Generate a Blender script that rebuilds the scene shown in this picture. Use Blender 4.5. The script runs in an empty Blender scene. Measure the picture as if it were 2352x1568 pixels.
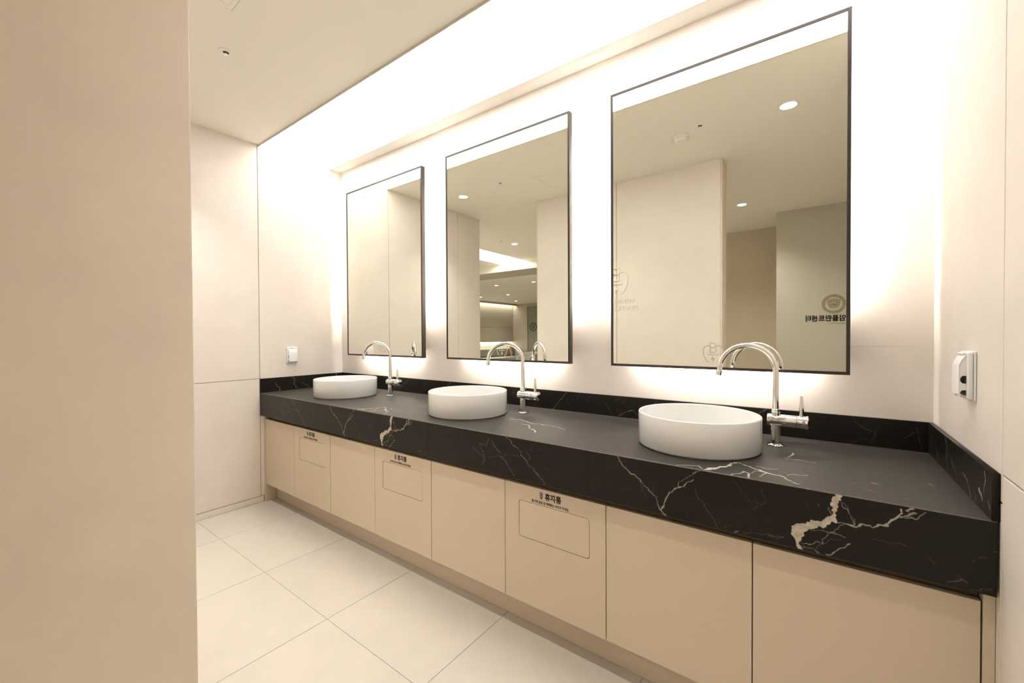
import bpy, bmesh, math, random
import numpy as np
from mathutils import Matrix, Vector

S = bpy.context.scene
COL = S.collection

# ------------------------------------------------------------------ camera
CAM_POS = (3.3183, -2.0060, 1.2176)
YAW, PITCH, ROLL = 0.6377, -0.0122, -0.0049      # yaw from +y towards -x
cy, sy, cp, sp = math.cos(YAW), math.sin(YAW), math.cos(PITCH), math.sin(PITCH)
fwd = Vector((-sy*cp, cy*cp, sp)); rgt = Vector((cy, sy, 0)); upv = rgt.cross(fwd)
cr, sr = math.cos(ROLL), math.sin(ROLL)
rx, ux = cr*rgt + sr*upv, -sr*rgt + cr*upv
cam = bpy.data.cameras.new('camera'); cam.sensor_width = 36.0; cam.lens = 951.32/2352*36.0
cam.clip_start = 0.02; cam.clip_end = 60
camo = bpy.data.objects.new('camera', cam); COL.objects.link(camo)
camo.matrix_world = Matrix(((rx.x, ux.x, -fwd.x, CAM_POS[0]), (rx.y, ux.y, -fwd.y, CAM_POS[1]),
                            (rx.z, ux.z, -fwd.z, CAM_POS[2]), (0, 0, 0, 1)))
S.camera = camo

# ------------------------------------------------------------------ world, exposure, lamp strengths
w = bpy.data.worlds.new('world'); S.world = w; w.use_nodes = True
w.node_tree.nodes['Background'].inputs[0].default_value = (0.9, 0.8, 0.65, 1)
w.node_tree.nodes['Background'].inputs[1].default_value = 0.02
S.view_settings.view_transform = 'Standard'; S.view_settings.look = 'None'
S.view_settings.gamma = 1.0; S.view_settings.use_curve_mapping = False
S.view_settings.exposure = 1.06
PANEL_POWER = 2.35          # the luminous ceiling over the counter
LED_POWER = 54.0           # strips behind the mirrors
COVE_POWER = 8.0           # coffer and lounge coves
DOWNLIGHT_GLOW = 12.0      # visible lens
DOWNLIGHT_WATTS = 46.0      # beam
WARM = (1.0, 0.985, 0.96)

# ------------------------------------------------------------------ measures (metres)
L, D, H, ZC = 3.636, 0.66, 0.81, 2.6314           # wall to wall, counter depth, counter top, ceiling
SPL, APR = 0.1045, 0.166                          # splashback height, apron height
SEAM = 1.8162
YP0, YP1, XP0, XP1 = -1.828, -2.0155, 0.931, 2.6954   # partition
YLE = -1.990                                      # end of left wall
ZL = 2.497                                        # lounge ceiling

# ------------------------------------------------------------------ helpers
def link(name, me, parent=None, loc=None):
    o = bpy.data.objects.new(name, me); COL.objects.link(o)
    if parent is not None: o.parent = parent
    if loc is not None: o.location = loc
    return o

def empty(name, loc=(0, 0, 0), rz=0.0):
    o = bpy.data.objects.new(name, None); o.empty_display_size = 0.05; COL.objects.link(o)
    o.location = loc; o.rotation_euler = (0, 0, rz); return o

def tag(o, label=None, cat=None, group=None, kind=None):
    if label: o['label'] = label
    if cat: o['category'] = cat
    if group: o['group'] = group
    if kind: o['kind'] = kind
    return o

def mesh(bm, name, mat, smooth=False, angle=None):
    bmesh.ops.recalc_face_normals(bm, faces=bm.faces)
    me = bpy.data.meshes.new(name); bm.to_mesh(me); bm.free()
    if mat: me.materials.append(mat)
    if smooth:
        for p in me.polygons: p.use_smooth = True
        if angle: 
            try: me.set_sharp_from_angle(angle=math.radians(angle))
            except Exception: pass
    return me

def box(bm, x0, x1, y0, y1, z0, z1, bevel=0.0, seg=1):
    r = bmesh.ops.create_cube(bm, size=1.0)
    vs = r['verts']
    bmesh.ops.scale(bm, vec=(abs(x1-x0), abs(y1-y0), abs(z1-z0)), verts=vs)
    bmesh.ops.translate(bm, vec=((x0+x1)/2, (y0+y1)/2, (z0+z1)/2), verts=vs)
    if bevel > 0:
        es = list({e for v in vs for e in v.link_edges})
        bmesh.ops.bevel(bm, geom=es, offset=bevel, segments=seg, profile=0.5, affect='EDGES')

def boxmesh(name, mat, *dims, bevel=0.0, seg=1):
    bm = bmesh.new(); box(bm, *dims, bevel=bevel, seg=seg)
    return mesh(bm, name, mat, smooth=seg > 1, angle=40)

def lathe(bm, prof, n=48, axis='z', org=(0, 0, 0), close=False):
    rings = []
    for r, h in prof:
        ring = []
        if r < 1e-6:
            a = [(0, 0)]
        else:
            a = [(r*math.cos(2*math.pi*i/n), r*math.sin(2*math.pi*i/n)) for i in range(n)]
        for c, s in a:
            co = (c, s, h) if axis == 'z' else (h, c, s)
            ring.append(bm.verts.new((co[0]+org[0], co[1]+org[1], co[2]+org[2])))
        rings.append(ring)
    pairs = list(zip(rings[:-1], rings[1:]))
    if close: pairs.append((rings[-1], rings[0]))
    for a, b in pairs:
        if len(a) == 1 and len(b) == 1: continue
        for i in range(n):
            j = (i+1) % n
            if len(a) == 1: bm.faces.new((a[0], b[i], b[j]))
            elif len(b) == 1: bm.faces.new((a[i], a[j], b[0]))
            else: bm.faces.new((a[i], a[j], b[j], b[i]))

def lathemesh(name, mat, prof, n=48, axis='z', close=False, angle=35):
    bm = bmesh.new(); lathe(bm, prof, n, axis, close=close)
    return mesh(bm, name, mat, smooth=True, angle=angle)

def tubemesh(name, mat, pts, radii, n=20):
    bm = bmesh.new(); rings = []
    pts = [Vector(p) for p in pts]; ref = Vector((0, 1, 0))
    for i, p in enumerate(pts):
        t = (pts[min(i+1, len(pts)-1)] - pts[max(i-1, 0)]).normalized()
        s = ref - t*ref.dot(t)
        if s.length < 1e-4: s = Vector((1, 0, 0))
        s.normalize(); q = t.cross(s); r = radii[i] if hasattr(radii, '__len__') else radii
        rings.append([bm.verts.new(p + s*r*math.cos(2*math.pi*k/n) + q*r*math.sin(2*math.pi*k/n)) for k in range(n)])
    for a, b in zip(rings[:-1], rings[1:]):
        for k in range(n): bm.faces.new((a[k], a[(k+1) % n], b[(k+1) % n], b[k]))
    bm.faces.new(rings[0]); bm.faces.new(rings[-1])
    return mesh(bm, name, mat, smooth=True, angle=50)

def rrect(x0, x1, z0, z1, r, n=8):
    pts = []
    for cx_, cz_, a0 in ((x1-r, z1-r, 0), (x0+r, z1-r, 90), (x0+r, z0+r, 180), (x1-r, z0+r, 270)):
        for k in range(n+1):
            a = math.radians(a0 + 90*k/n); pts.append((cx_+r*math.cos(a), cz_+r*math.sin(a)))
    return pts

def flat(name, mat, loops, thick, axis='y-'):
    """Filled 2D outline(s) (holes allowed) given thickness; the front stands at 0, the body goes back."""
    cu = bpy.data.curves.new(name, 'CURVE'); cu.dimensions = '2D'; cu.fill_mode = 'BOTH'; cu.extrude = thick/2
    for lp in loops:
        s = cu.splines.new('POLY'); s.points.add(len(lp)-1)
        for pt, (a, b) in zip(s.points, lp): pt.co = (a, b, 0, 1)
        s.use_cyclic_u = True
    o = bpy.data.objects.new(name, cu); COL.objects.link(o)
    dg = bpy.context.evaluated_depsgraph_get(); me = bpy.data.meshes.new_from_object(o.evaluated_get(dg))
    bpy.data.objects.remove(o); bpy.data.curves.remove(cu)
    me.materials.clear(); me.materials.append(mat); me.name = name
    me.transform(Matrix.Translation((0, 0, -thick/2))); me.transform(FACE[axis]); return me

# which way a flat thing faces: local x = reading direction, local y = up, local z = out of the face
FACE = {'y-': Matrix(((1, 0, 0, 0), (0, 0, -1, 0), (0, 1, 0, 0), (0, 0, 0, 1))),
        'y+': Matrix(((-1, 0, 0, 0), (0, 0, 1, 0), (0, 1, 0, 0), (0, 0, 0, 1)))}

def textmesh(s, mat, w, h, bold=0.0, thick=0.0006, axis='y-', name='lettering'):
    """Lettering fitted to a w x h rectangle whose lower left corner is the origin."""
    cu = bpy.data.curves.new(name, 'FONT'); cu.body = s; cu.size = 1.0; cu.offset = bold; cu.resolution_u = 4
    o = bpy.data.objects.new(name, cu); COL.objects.link(o)
    dg = bpy.context.evaluated_depsgraph_get(); me = bpy.data.meshes.new_from_object(o.evaluated_get(dg))
    bpy.data.objects.remove(o); bpy.data.curves.remove(cu)
    n = len(me.vertices); co = np.empty(n*3); me.vertices.foreach_get('co', co); co = co.reshape(-1, 3)
    lo, hi = co.min(0), co.max(0)
    kx = w/(hi[0]-lo[0]); ky = h/(hi[1]-lo[1]) if h else kx
    co[:, 0] = (co[:, 0]-lo[0])*kx; co[:, 1] = (co[:, 1]-lo[1])*ky; co[:, 2] = thick
    me.vertices.foreach_set('co', co.ravel())
    bm = bmesh.new(); bm.from_mesh(me); bpy.data.meshes.remove(me)
    r = bmesh.ops.extrude_face_region(bm, geom=bm.faces[:])
    bmesh.ops.translate(bm, vec=(0, 0, -thick), verts=[g for g in r['geom'] if isinstance(g, bmesh.types.BMVert)])
    me = mesh(bm, name, mat); me.transform(FACE[axis]); return me

# ------------------------------------------------------------------ materials
def mat(name, col, rough=0.5, metal=0.0, spec=0.5, mottle=None, bump=None, coat=0.0, var=0.0):
    m = bpy.data.materials.new(name); m.use_nodes = True
    nt = m.node_tree; b = nt.nodes['Principled BSDF']
    b.inputs['Base Color'].default_value = (*col, 1); b.inputs['Roughness'].default_value = rough
    b.inputs['Metallic'].default_value = metal; b.inputs['Specular IOR Level'].default_value = spec
    b.inputs['Coat Weight'].default_value = coat
    tc = None
    if mottle or bump or var:
        tc = nt.nodes.new('ShaderNodeTexCoord')
    if mottle or var:
        sc, amt = mottle if mottle else (3.0, 0.0)
        nz = nt.nodes.new('ShaderNodeTexNoise'); nz.inputs['Scale'].default_value = sc; nz.inputs['Detail'].default_value = 7
        nz.inputs['Roughness'].default_value = 0.62
        nt.links.new(tc.outputs['Object'], nz.inputs['Vector'])
        hs = nt.nodes.new('ShaderNodeHueSaturation'); hs.inputs['Color'].default_value = (*col, 1)
        mr = nt.nodes.new('ShaderNodeMapRange'); mr.inputs[1].default_value = 0.3; mr.inputs[2].default_value = 0.7
        mr.inputs[3].default_value = 1-amt; mr.inputs[4].default_value = 1+amt
        nt.links.new(nz.outputs['Fac'], mr.inputs[0])
        val = mr.outputs[0]
        if var:
            oi = nt.nodes.new('ShaderNodeObjectInfo'); m2 = nt.nodes.new('ShaderNodeMapRange')
            m2.inputs[3].default_value = 1-var; m2.inputs[4].default_value = 1+var
            nt.links.new(oi.outputs['Random'], m2.inputs[0])
            mu = nt.nodes.new('ShaderNodeMath'); mu.operation = 'MULTIPLY'
            nt.links.new(val, mu.inputs[0]); nt.links.new(m2.outputs[0], mu.inputs[1]); val = mu.outputs[0]
        nt.links.new(val, hs.inputs['Value']); nt.links.new(hs.outputs[0], b.inputs['Base Color'])
    if bump:
        sc, st = bump
        nz = nt.nodes.new('ShaderNodeTexNoise'); nz.inputs['Scale'].default_value = sc; nz.inputs['Detail'].default_value = 4
        bp = nt.nodes.new('ShaderNodeBump'); bp.inputs['Strength'].default_value = st; bp.inputs['Distance'].default_value = 0.002
        nt.links.new(tc.outputs['Object'], nz.inputs['Vector']); nt.links.new(nz.outputs['Fac'], bp.inputs['Height'])
        nt.links.new(bp.outputs[0], b.inputs['Normal'])
    return m

def emit(name, col, power):
    m = bpy.data.materials.new(name); m.use_nodes = True; b = m.node_tree.nodes['Principled BSDF']
    b.inputs['Base Color'].default_value = (0.8, 0.8, 0.8, 1)
    b.inputs['Emission Color'].default_value = (*col, 1); b.inputs['Emission Strength'].default_value = power
    return m

M = {}
M['wall'] = mat('wall_panel_beige', (0.845, 0.777, 0.71), 0.42, spec=0.35, mottle=(5.0, 0.03))
M['wall_core'] = mat('wall_groove_tan', (0.58, 0.48, 0.36), 0.7)
M['plaster'] = mat('partition_plaster', (0.80, 0.71, 0.59), 0.6, spec=0.25, mottle=(7.0, 0.05), bump=(60, 0.05))
M['ceiling'] = mat('ceiling_paint', (0.94, 0.90, 0.82), 0.75, spec=0.2, mottle=(1.2, 0.01))
M['grout'] = mat('floor_grout', (0.50, 0.42, 0.33), 0.8)
M['tile'] = mat('floor_tile_cream', (0.67, 0.62, 0.54), 0.38, spec=0.4, mottle=(6.0, 0.035), var=0.012)
M['door'] = mat('cabinet_laminate', (0.675, 0.565, 0.425), 0.45, spec=0.35, mottle=(2.0, 0.01))
M['plinth'] = mat('plinth_laminate', (0.66, 0.55, 0.42), 0.5, spec=0.3)
M['carcass'] = mat('carcass_dark', (0.10, 0.075, 0.045), 0.7)
M['rail'] = mat('bronze_finger_rail', (0.22, 0.165, 0.10), 0.5)
M['ceramic'] = mat('white_ceramic', (0.90, 0.895, 0.88), 0.12, spec=0.5, coat=0.3)
M['chrome'] = mat('polished_chrome', (0.86, 0.85, 0.83), 0.06, metal=1.0)
M['mirror'] = mat('mirror_silver', (0.865, 0.875, 0.80), 0.0, metal=1.0)
M['frame'] = mat('bronze_black_frame', (0.05, 0.04, 0.034), 0.32, metal=0.3, spec=0.5)
M['back'] = mat('mirror_backboard', (0.55, 0.5, 0.44), 0.6)
M['print'] = mat('black_print', (0.012, 0.009, 0.007), 0.6)
M['white'] = mat('white_plastic', (0.87, 0.86, 0.85), 0.35)
M['dark'] = mat('dark_socket', (0.022, 0.016, 0.012), 0.5)
M['trim'] = mat('light_trim', (0.62, 0.56, 0.45), 0.5)
M['frost'] = mat('frosted_sticker', (0.62, 0.585, 0.48), 0.6)
M['seal'] = mat('seal_grey', (0.42, 0.37, 0.27), 0.6)
M['seal2'] = mat('seal_grey_dark', (0.30, 0.26, 0.18), 0.6)
M['signwall'] = mat('sign_wall_grey', (0.68, 0.65, 0.57), 0.5, mottle=(3.0, 0.02))
M['farwall'] = mat('far_wall_taupe', (0.70, 0.61, 0.48), 0.6, mottle=(3.0, 0.02))
M['lounge'] = mat('lounge_wall', (0.56, 0.50, 0.39), 0.6, mottle=(3.0, 0.02))
M['lounge2'] = mat('lounge_wall_mauve', (0.52, 0.46, 0.39), 0.6, mottle=(3.0, 0.03))
M['ldoor'] = mat('lounge_door', (0.30, 0.285, 0.225), 0.5)
M['emblem'] = mat('emblem_dark', (0.11, 0.10, 0.065), 0.5)
M['sofa'] = mat('sofa_leather', (0.36, 0.35, 0.29), 0.5, mottle=(4, 0.04))
M['seat'] = mat('seat_fabric', (0.62, 0.60, 0.51), 0.7)
M['brown'] = mat('cushion_brown', (0.36, 0.23, 0.14), 0.8)
M['grey'] = mat('cushion_grey', (0.45, 0.45, 0.42), 0.8)
M['panel'] = emit('luminous_ceiling', WARM, PANEL_POWER)
M['led'] = emit('led_strip_light', (1.0, 0.97, 0.92), LED_POWER)
M['cove'] = emit('cove_light', (1.0, 0.97, 0.90), COVE_POWER)
M['lens'] = emit('downlight_lens', (1.0, 0.96, 0.88), DOWNLIGHT_GLOW)

# marble: near-black stone, pale veins and painted edge highlight kept in a per-vertex attribute
def marble(name, rough, spec, sheen, lift=1.0):
    m = bpy.data.materials.new(name); m.use_nodes = True; nt = m.node_tree; b = nt.nodes['Principled BSDF']
    at = nt.nodes.new('ShaderNodeAttribute'); at.attribute_name = 'vein_glint'
    tc = nt.nodes.new('ShaderNodeTexCoord')
    n1 = nt.nodes.new('ShaderNodeTexNoise'); n1.inputs['Scale'].default_value = 9; n1.inputs['Detail'].default_value = 6
    nt.links.new(tc.outputs['Object'], n1.inputs['Vector'])
    base = nt.nodes.new('ShaderNodeMix'); base.data_type = 'RGBA'
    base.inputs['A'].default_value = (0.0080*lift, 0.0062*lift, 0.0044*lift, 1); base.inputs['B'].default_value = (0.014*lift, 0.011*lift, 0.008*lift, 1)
    nt.links.new(n1.outputs['Fac'], base.inputs['Factor'])
    n2 = nt.nodes.new('ShaderNodeTexNoise'); n2.inputs['Scale'].default_value = 70; n2.inputs['Detail'].default_value = 5
    nt.links.new(tc.outputs['Object'], n2.inputs['Vector'])
    mr = nt.nodes.new('ShaderNodeMapRange'); mr.inputs[1].default_value = 0.25; mr.inputs[2].default_value = 0.6
    mr.inputs[3].default_value = 0.55; mr.inputs[4].default_value = 1.0
    nt.links.new(n2.outputs['Fac'], mr.inputs[0])
    mu = nt.nodes.new('ShaderNodeMath'); mu.operation = 'MULTIPLY'
    nt.links.new(at.outputs['Fac'], mu.inputs[0]); nt.links.new(mr.outputs[0], mu.inputs[1])
    mix = nt.nodes.new('ShaderNodeMix'); mix.data_type = 'RGBA'
    nt.links.new(mu.outputs[0], mix.inputs['Factor']); nt.links.new(base.outputs['Result'], mix.inputs['A'])
    mix.inputs['B'].default_value = (0.60, 0.53, 0.44, 1)
    nt.links.new(mix.outputs['Result'], b.inputs['Base Color'])
    b.inputs['Roughness'].default_value = rough; b.inputs['Specular IOR Level'].default_value = spec
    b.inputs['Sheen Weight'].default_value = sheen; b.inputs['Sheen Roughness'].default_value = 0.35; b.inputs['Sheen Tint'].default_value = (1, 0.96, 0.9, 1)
    return m
M['marble'] = marble('black_marble_shaded', 0.30, 0.25, 0.0)  # apron and splashes: shaded copy of the one stone, darker, no sheen
M['marble_lit'] = marble('black_marble_lit_top', 0.50, 0.48, 0.13, 1.7)  # lit copy of the stone: light on the top put into colour and sheen

class Veins:
    def __init__(s, w, h, res, seed):
        s.nu, s.nv = int(round(w/res))+1, int(round(h/res))+1
        s.u = np.linspace(0, w, s.nu); s.v = np.linspace(0, h, s.nv); s.a = np.zeros((s.nv, s.nu)); s.w, s.h = w, h
        s.rng = random.Random(seed); g = np.random.default_rng(seed); s.nz = np.zeros((s.nv, s.nu))
        for cell, amp in ((9.0, 1.0), (4.0, 0.7)):               # smooth value noise that frays the vein edges
            t = g.uniform(-1, 1, (int(h/cell)+3, int(w/cell)+3)); U, V = s.u/cell, s.v/cell
            iu, iv = U.astype(int), V.astype(int); fu, fv = (U-iu)[None, :], (V-iv)[:, None]
            a = t[iv][:, iu]*(1-fu)+t[iv][:, iu+1]*fu; b = t[iv+1][:, iu]*(1-fu)+t[iv+1][:, iu+1]*fu
            s.nz += amp*(a*(1-fv)+b*fv)
    def draw(s, inten, pts, jit=0.10):
        P = [tuple(float(c) for c in q) for q in pts]
        for _ in range(4):
            Q = []
            for a, b in zip(P[:-1], P[1:]):
                Q.append(a); d = math.hypot(b[0]-a[0], b[1]-a[1])
                if d > 3:
                    k = s.rng.gauss(0, jit)
                    Q.append(((a[0]+b[0])/2-(b[1]-a[1])*k, (a[1]+b[1])/2+(b[0]-a[0])*k, (a[2]+b[2])/2*(1+s.rng.uniform(-.45, .35))))
            Q.append(P[-1]); P = Q
        for a, b in zip(P[:-1], P[1:]):
            r = max(a[2], b[2], 0.9)/2+1.2
            i0, i1 = np.searchsorted(s.u, min(a[0], b[0])-r), np.searchsorted(s.u, max(a[0], b[0])+r)
            j0, j1 = np.searchsorted(s.v, min(a[1], b[1])-r), np.searchsorted(s.v, max(a[1], b[1])+r)
            if i1 <= i0 or j1 <= j0: continue
            U, V = np.meshgrid(s.u[i0:i1], s.v[j0:j1]); dx, dy = b[0]-a[0], b[1]-a[1]; q = dx*dx+dy*dy+1e-9
            t = np.clip(((U-a[0])*dx+(V-a[1])*dy)/q, 0, 1)
            dist = np.hypot(U-a[0]-t*dx, V-a[1]-t*dy); hw = np.maximum((a[2]+(b[2]-a[2])*t)/2, 0.45)
            dist = dist+s.nz[j0:j1, i0:i1]*np.minimum(hw*0.42, 3.2)
            val = inten*np.clip((hw*0.92+0.45-dist)/0.95, 0, 1)
            s.a[j0:j1, i0:i1] = np.maximum(s.a[j0:j1, i0:i1], val)
    def fleck(s, n, lo, hi, ang, spread, inten, bend=.25, jit=.14):
        for _ in range(n):
            x, y = s.rng.uniform(0, s.w), s.rng.uniform(0, s.h); l = s.rng.uniform(lo, hi); t = math.radians(s.rng.gauss(ang, spread))
            pts = [(x, y, .5), (x+l*.5*math.cos(t), y+l*.5*math.sin(t), s.rng.uniform(.6, 1.6)), (x+l*math.cos(t+bend), y+l*math.sin(t+bend), .4)]
            s.draw(inten*s.rng.uniform(.4, 1), pts, jit)
    def mesh(s, name, fn, extra_v=(), extra_f=(), stone='marble', extra_a=None):
        """fn maps (u, v) in metres to a point of the face; extra faces close the slab behind it."""
        U, V = np.meshgrid(s.u/1000, s.v/1000); X, Y, Z = fn(U, V); n = s.nu*s.nv
        co = np.stack([np.broadcast_to(X, U.shape), np.broadcast_to(Y, U.shape), np.broadcast_to(Z, U.shape)], -1).reshape(-1, 3)
        co = np.concatenate([co, np.array(extra_v, float).reshape(-1, 3)])
        i = (np.arange(s.nv-1)[:, None]*s.nu+np.arange(s.nu-1)[None, :]).ravel()
        q = np.stack([i, i+1, i+1+s.nu, i+s.nu], -1)
        if len(extra_f): q = np.concatenate([q, np.array(extra_f)+n])
        me = bpy.data.meshes.new(name); me.vertices.add(len(co)); me.vertices.foreach_set('co', co.ravel())
        me.loops.add(q.size); me.loops.foreach_set('vertex_index', q.ravel().astype(np.int32))
        me.polygons.add(len(q)); me.polygons.foreach_set('loop_start', np.arange(0, q.size, 4, dtype=np.int32))
        me.update(calc_edges=True); me.validate()
        at = me.attributes.new('vein_glint', 'FLOAT', 'POINT')
        at.data.foreach_set('value', np.concatenate([s.a.ravel(), np.zeros(len(extra_v)) if extra_a is None else np.array(extra_a, float)]).astype(np.float32))
        me.materials.append(M[stone]); return me

# vein paths: strength, then (mm along the piece, mm up or back, width in mm)
APRON = [
    (1, [(1544, 161, 17.1), (1537, 142, 13.7), (1535, 124, 9.2), (1535, 110, 9.2), (1530, 97, 12.6), (1517, 82, 15.9), (1498, 74, 17.5), (1479, 69, 17.7), (1464, 56, 26.8), (1457, 42, 23.9), (1458, 30, 14.9), (1456, 18, 7.8), (1461, 4, 7.8), (1466, -2, 10.1)]),
    (0.8, [(1537, 93, 2.9), (1553, 94, 2.3), (1570, 91, 4.5), (1579, 90, 4.5), (1588, 101, 3.3), (1596, 100, 2.8), (1609, 97, 2.2), (1625, 108, 3.3), (1639, 116, 4.9), (1647, 126, 6.4), (1657, 138, 3.7), (1661, 155, 4.3)]),
    (0.7, [(1657, 138, 2.1), (1671, 136, 2.1), (1690, 140, 2.1), (1695, 149, 2.1), (1703, 158, 2.1)]),
    (0.6, [(1661, 136, 4.8), (1672, 142, 4.8), (1686, 152, 4.7)]),
    (0.7, [(1670, 154, 3.7), (1682, 162, 3.7)]),
    (0.6, [(1548, 150, 1.7), (1561, 131, 1.7), (1568, 110, 1.7), (1575, 92, 1.7)]),
    (0.5, [(1553, 146, 1.1), (1566, 118, 1.1), (1577, 94, 1.1)]),
    (0.6, [(1523, 127, 1.7), (1528, 114, 1.7), (1530, 103, 1.7)]),
    (0.65, [(1570, 92, 2.0), (1557, 93, 2.0), (1544, 81, 2.0), (1535, 67, 2.0), (1521, 54, 2.0), (1510, 39, 2.0), (1512, 30, 2.0), (1486, 18, 2.1), (1465, 17, 2.1)]),
    (0.5, [(1486, 56, 2.4), (1517, 62, 2.3), (1540, 62, 2.3), (1557, 57, 2.3)]),
    (0.65, [(1566, 44, 3.4), (1557, 33, 3.4), (1546, 26, 3.4), (1533, 11, 3.4), (1519, 3, 3.5)]),
    (0.5, [(1467, 9, 3.0), (1489, 10, 2.9), (1503, 1, 2.9)]),
    (0.4, [(1498, 12, 1.2), (1519, 32, 1.2), (1549, 50, 1.1)]),
    (0.25, [(1609, 71, 1.1), (1637, 68, 1.1), (1673, 69, 1.1)]),
    (0.45, [(1740, 7, 1.8), (1754, 15, 1.8), (1762, 22, 1.8), (1771, 17, 1.7)]),
    (0.3, [(1755, 31, 1.0), (1764, 21, 1.0)]),
    (0.35, [(1778, 67, 1.2), (1784, 73, 1.2)]),
    (0.35, [(1788, 78, 1.0), (1798, 82, 1.0)]),
    (0.35, [(1810, 98, 1.2), (1817, 104, 1.2), (1819, 111, 1.2)]),
    (0.25, [(1707, 57, 1.0), (1722, 40, 1.0)]),
    (0.3, [(1768, -3, 1.0), (1790, 6, 1.0), (1808, 15, 1.0)]),
    (0.3, [(1388, 18, 2.5), (1401, 16, 2.5), (1425, 21, 2.4)]),
    (0.7, [(950, 161, 3.0), (966, 138, 3.0), (993, 116, 4.5), (1020, 103, 3.3), (1038, 86, 2.2), (1057, 70, 2.9), (1075, 56, 1.8), (1085, 40, 2.2), (1089, 23, 3.2), (1099, 10, 5.7), (1110, 2, 7.1)]),
    (0.35, [(1020, 103, 1.5), (1035, 69, 1.5), (1047, 43, 1.5)]),
    (0.6, [(1212, 163, 2.0), (1174, 134, 2.1), (1160, 121, 2.1), (1150, 110, 2.1), (1137, 93, 2.1)]),
    (0.7, [(1193, 131, 3.1), (1160, 103, 3.1), (1130, 79, 3.2), (1113, 58, 3.2), (1106, 38, 3.2), (1096, 16, 3.2)]),
    (0.3, [(1199, 105, 2.0), (1218, 72, 2.0), (1240, 40, 2.0), (1261, 2, 2.0)]),
    (0.25, [(1305, 150, 1.3), (1322, 128, 1.3), (1342, 104, 1.3), (1356, 78, 1.3), (1364, 93, 1.3), (1383, 110, 1.2)]),
    (0.6, [(1305, -2, 3.2), (1316, 7, 3.2)]),
    (0.3, [(1328, 4, 1.6), (1383, 18, 1.6), (1425, 20, 1.5)]),
    (0.3, [(1276, 6, 1.3), (1300, 19, 1.3)]),
    (0.5, [(469, 160, 2.7), (508, 132, 2.7), (547, 111, 2.7), (573, 82, 2.6), (605, 55, 2.6), (623, 39, 2.6), (658, 5, 2.6)]),
    (0.4, [(392, 137, 2.8), (427, 101, 2.8), (456, 68, 2.8), (485, 37, 2.7), (513, 10, 2.7)]),
    (0.35, [(379, 60, 1.9), (451, 74, 1.8), (535, 91, 1.8)]),
    (0.4, [(573, 115, 3.5), (589, 89, 3.5)]),
    (0.3, [(661, 70, 2.6), (671, 61, 2.5)]),
    (0.35, [(330, 109, 1.9), (354, 46, 1.9), (341, 25, 1.9)]),
    (0.35, [(285, 97, 1.9), (360, 42, 1.9)]),
    (0.35, [(323, 110, 2.4), (367, 110, 2.4), (380, 145, 2.4)]),
]
TOPV = [
    (0.9, [(1226, 7, 10.4), (1235, 26, 12.0), (1250, 44, 10.5), (1258, 69, 12.2), (1274, 87, 7.6), (1297, 146, 4.7)]),
    (0.75, [(1297, 146, 3.9), (1321, 122, 4.6), (1348, 101, 5.2), (1381, 81, 5.8), (1409, 77, 5.7), (1432, 47, 4.1), (1459, 23, 4.0)]),
    (0.8, [(1294, 0, 2.9), (1313, 26, 4.3), (1321, 56, 4.4), (1338, 37, 5.0), (1341, 5, 8.4)]),
    (0.7, [(1339, 50, 3.6), (1352, 85, 3.7), (1381, 81, 3.6), (1366, 34, 3.5)]),
    (0.6, [(1347, 133, 3.8), (1372, 124, 3.7), (1402, 140, 3.7)]),
    (0.6, [(1430, 91, 3.5), (1440, 110, 3.6), (1476, 125, 3.5)]),
    (0.7, [(1419, 301, 4.9), (1431, 374, 5.1)]),
    (0.7, [(1414, 282, 4.0), (1450, 292, 4.0), (1494, 287, 3.9)]),
    (0.6, [(1129, -9, 3.1), (1166, 17, 3.1), (1201, 35, 3.1), (1216, 12, 3.0)]),
    (0.7, [(273, 282, 5.7), (321, 304, 5.7), (386, 274, 5.5), (425, 260, 5.4), (476, 266, 5.3), (566, 262, 5.2), (610, 238, 5.0)]),
    (0.7, [(398, 221, 6.1), (430, 223, 6.1), (479, 163, 5.8), (511, 150, 5.7), (537, 117, 5.6)]),
    (0.6, [(1620, 151, 3.4), (1638, 150, 3.3)]),
    (0.6, [(1744, 235, 4.0), (1752, 220, 3.9)]),
]
SIDEV = [
    (0.6, [(419, 100, 3), (398, 76, 3), (404, 45, 3), (383, 11, 3)]),
    (0.6, [(543, 63, 3), (511, 30, 3), (510, 2, 3)]),
    (0.6, [(232, 42, 3), (191, 36, 3), (161, 16, 3), (152, 2, 3)]),
    (0.6, [(51, 95, 4), (43, 77, 4), (54, 44, 4)]),
    (0.6, [(91, 43, 9), (74, 35, 9), (65, 25, 9)]),
    (0.4, [(346, 52, 2), (309, 30, 2), (286, 6, 2)]),
    (0.4, [(120, 21, 4), (115, 6, 4)]),
    (0.4, [(26, 35, 4), (11, 22, 4)]),
    (0.4, [(222, 68, 3), (212, 62, 3)]),
]


# ------------------------------------------------------------------ the setting
def struct(name, me=None, label=None):
    o = link(name, me) if me else empty(name)
    o['kind'] = 'structure'
    if label: o['label'] = label
    return o

def boxes(name, material, dims):
    bm = bmesh.new()
    for d in dims: box(bm, *d)
    return mesh(bm, name, material)

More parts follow.
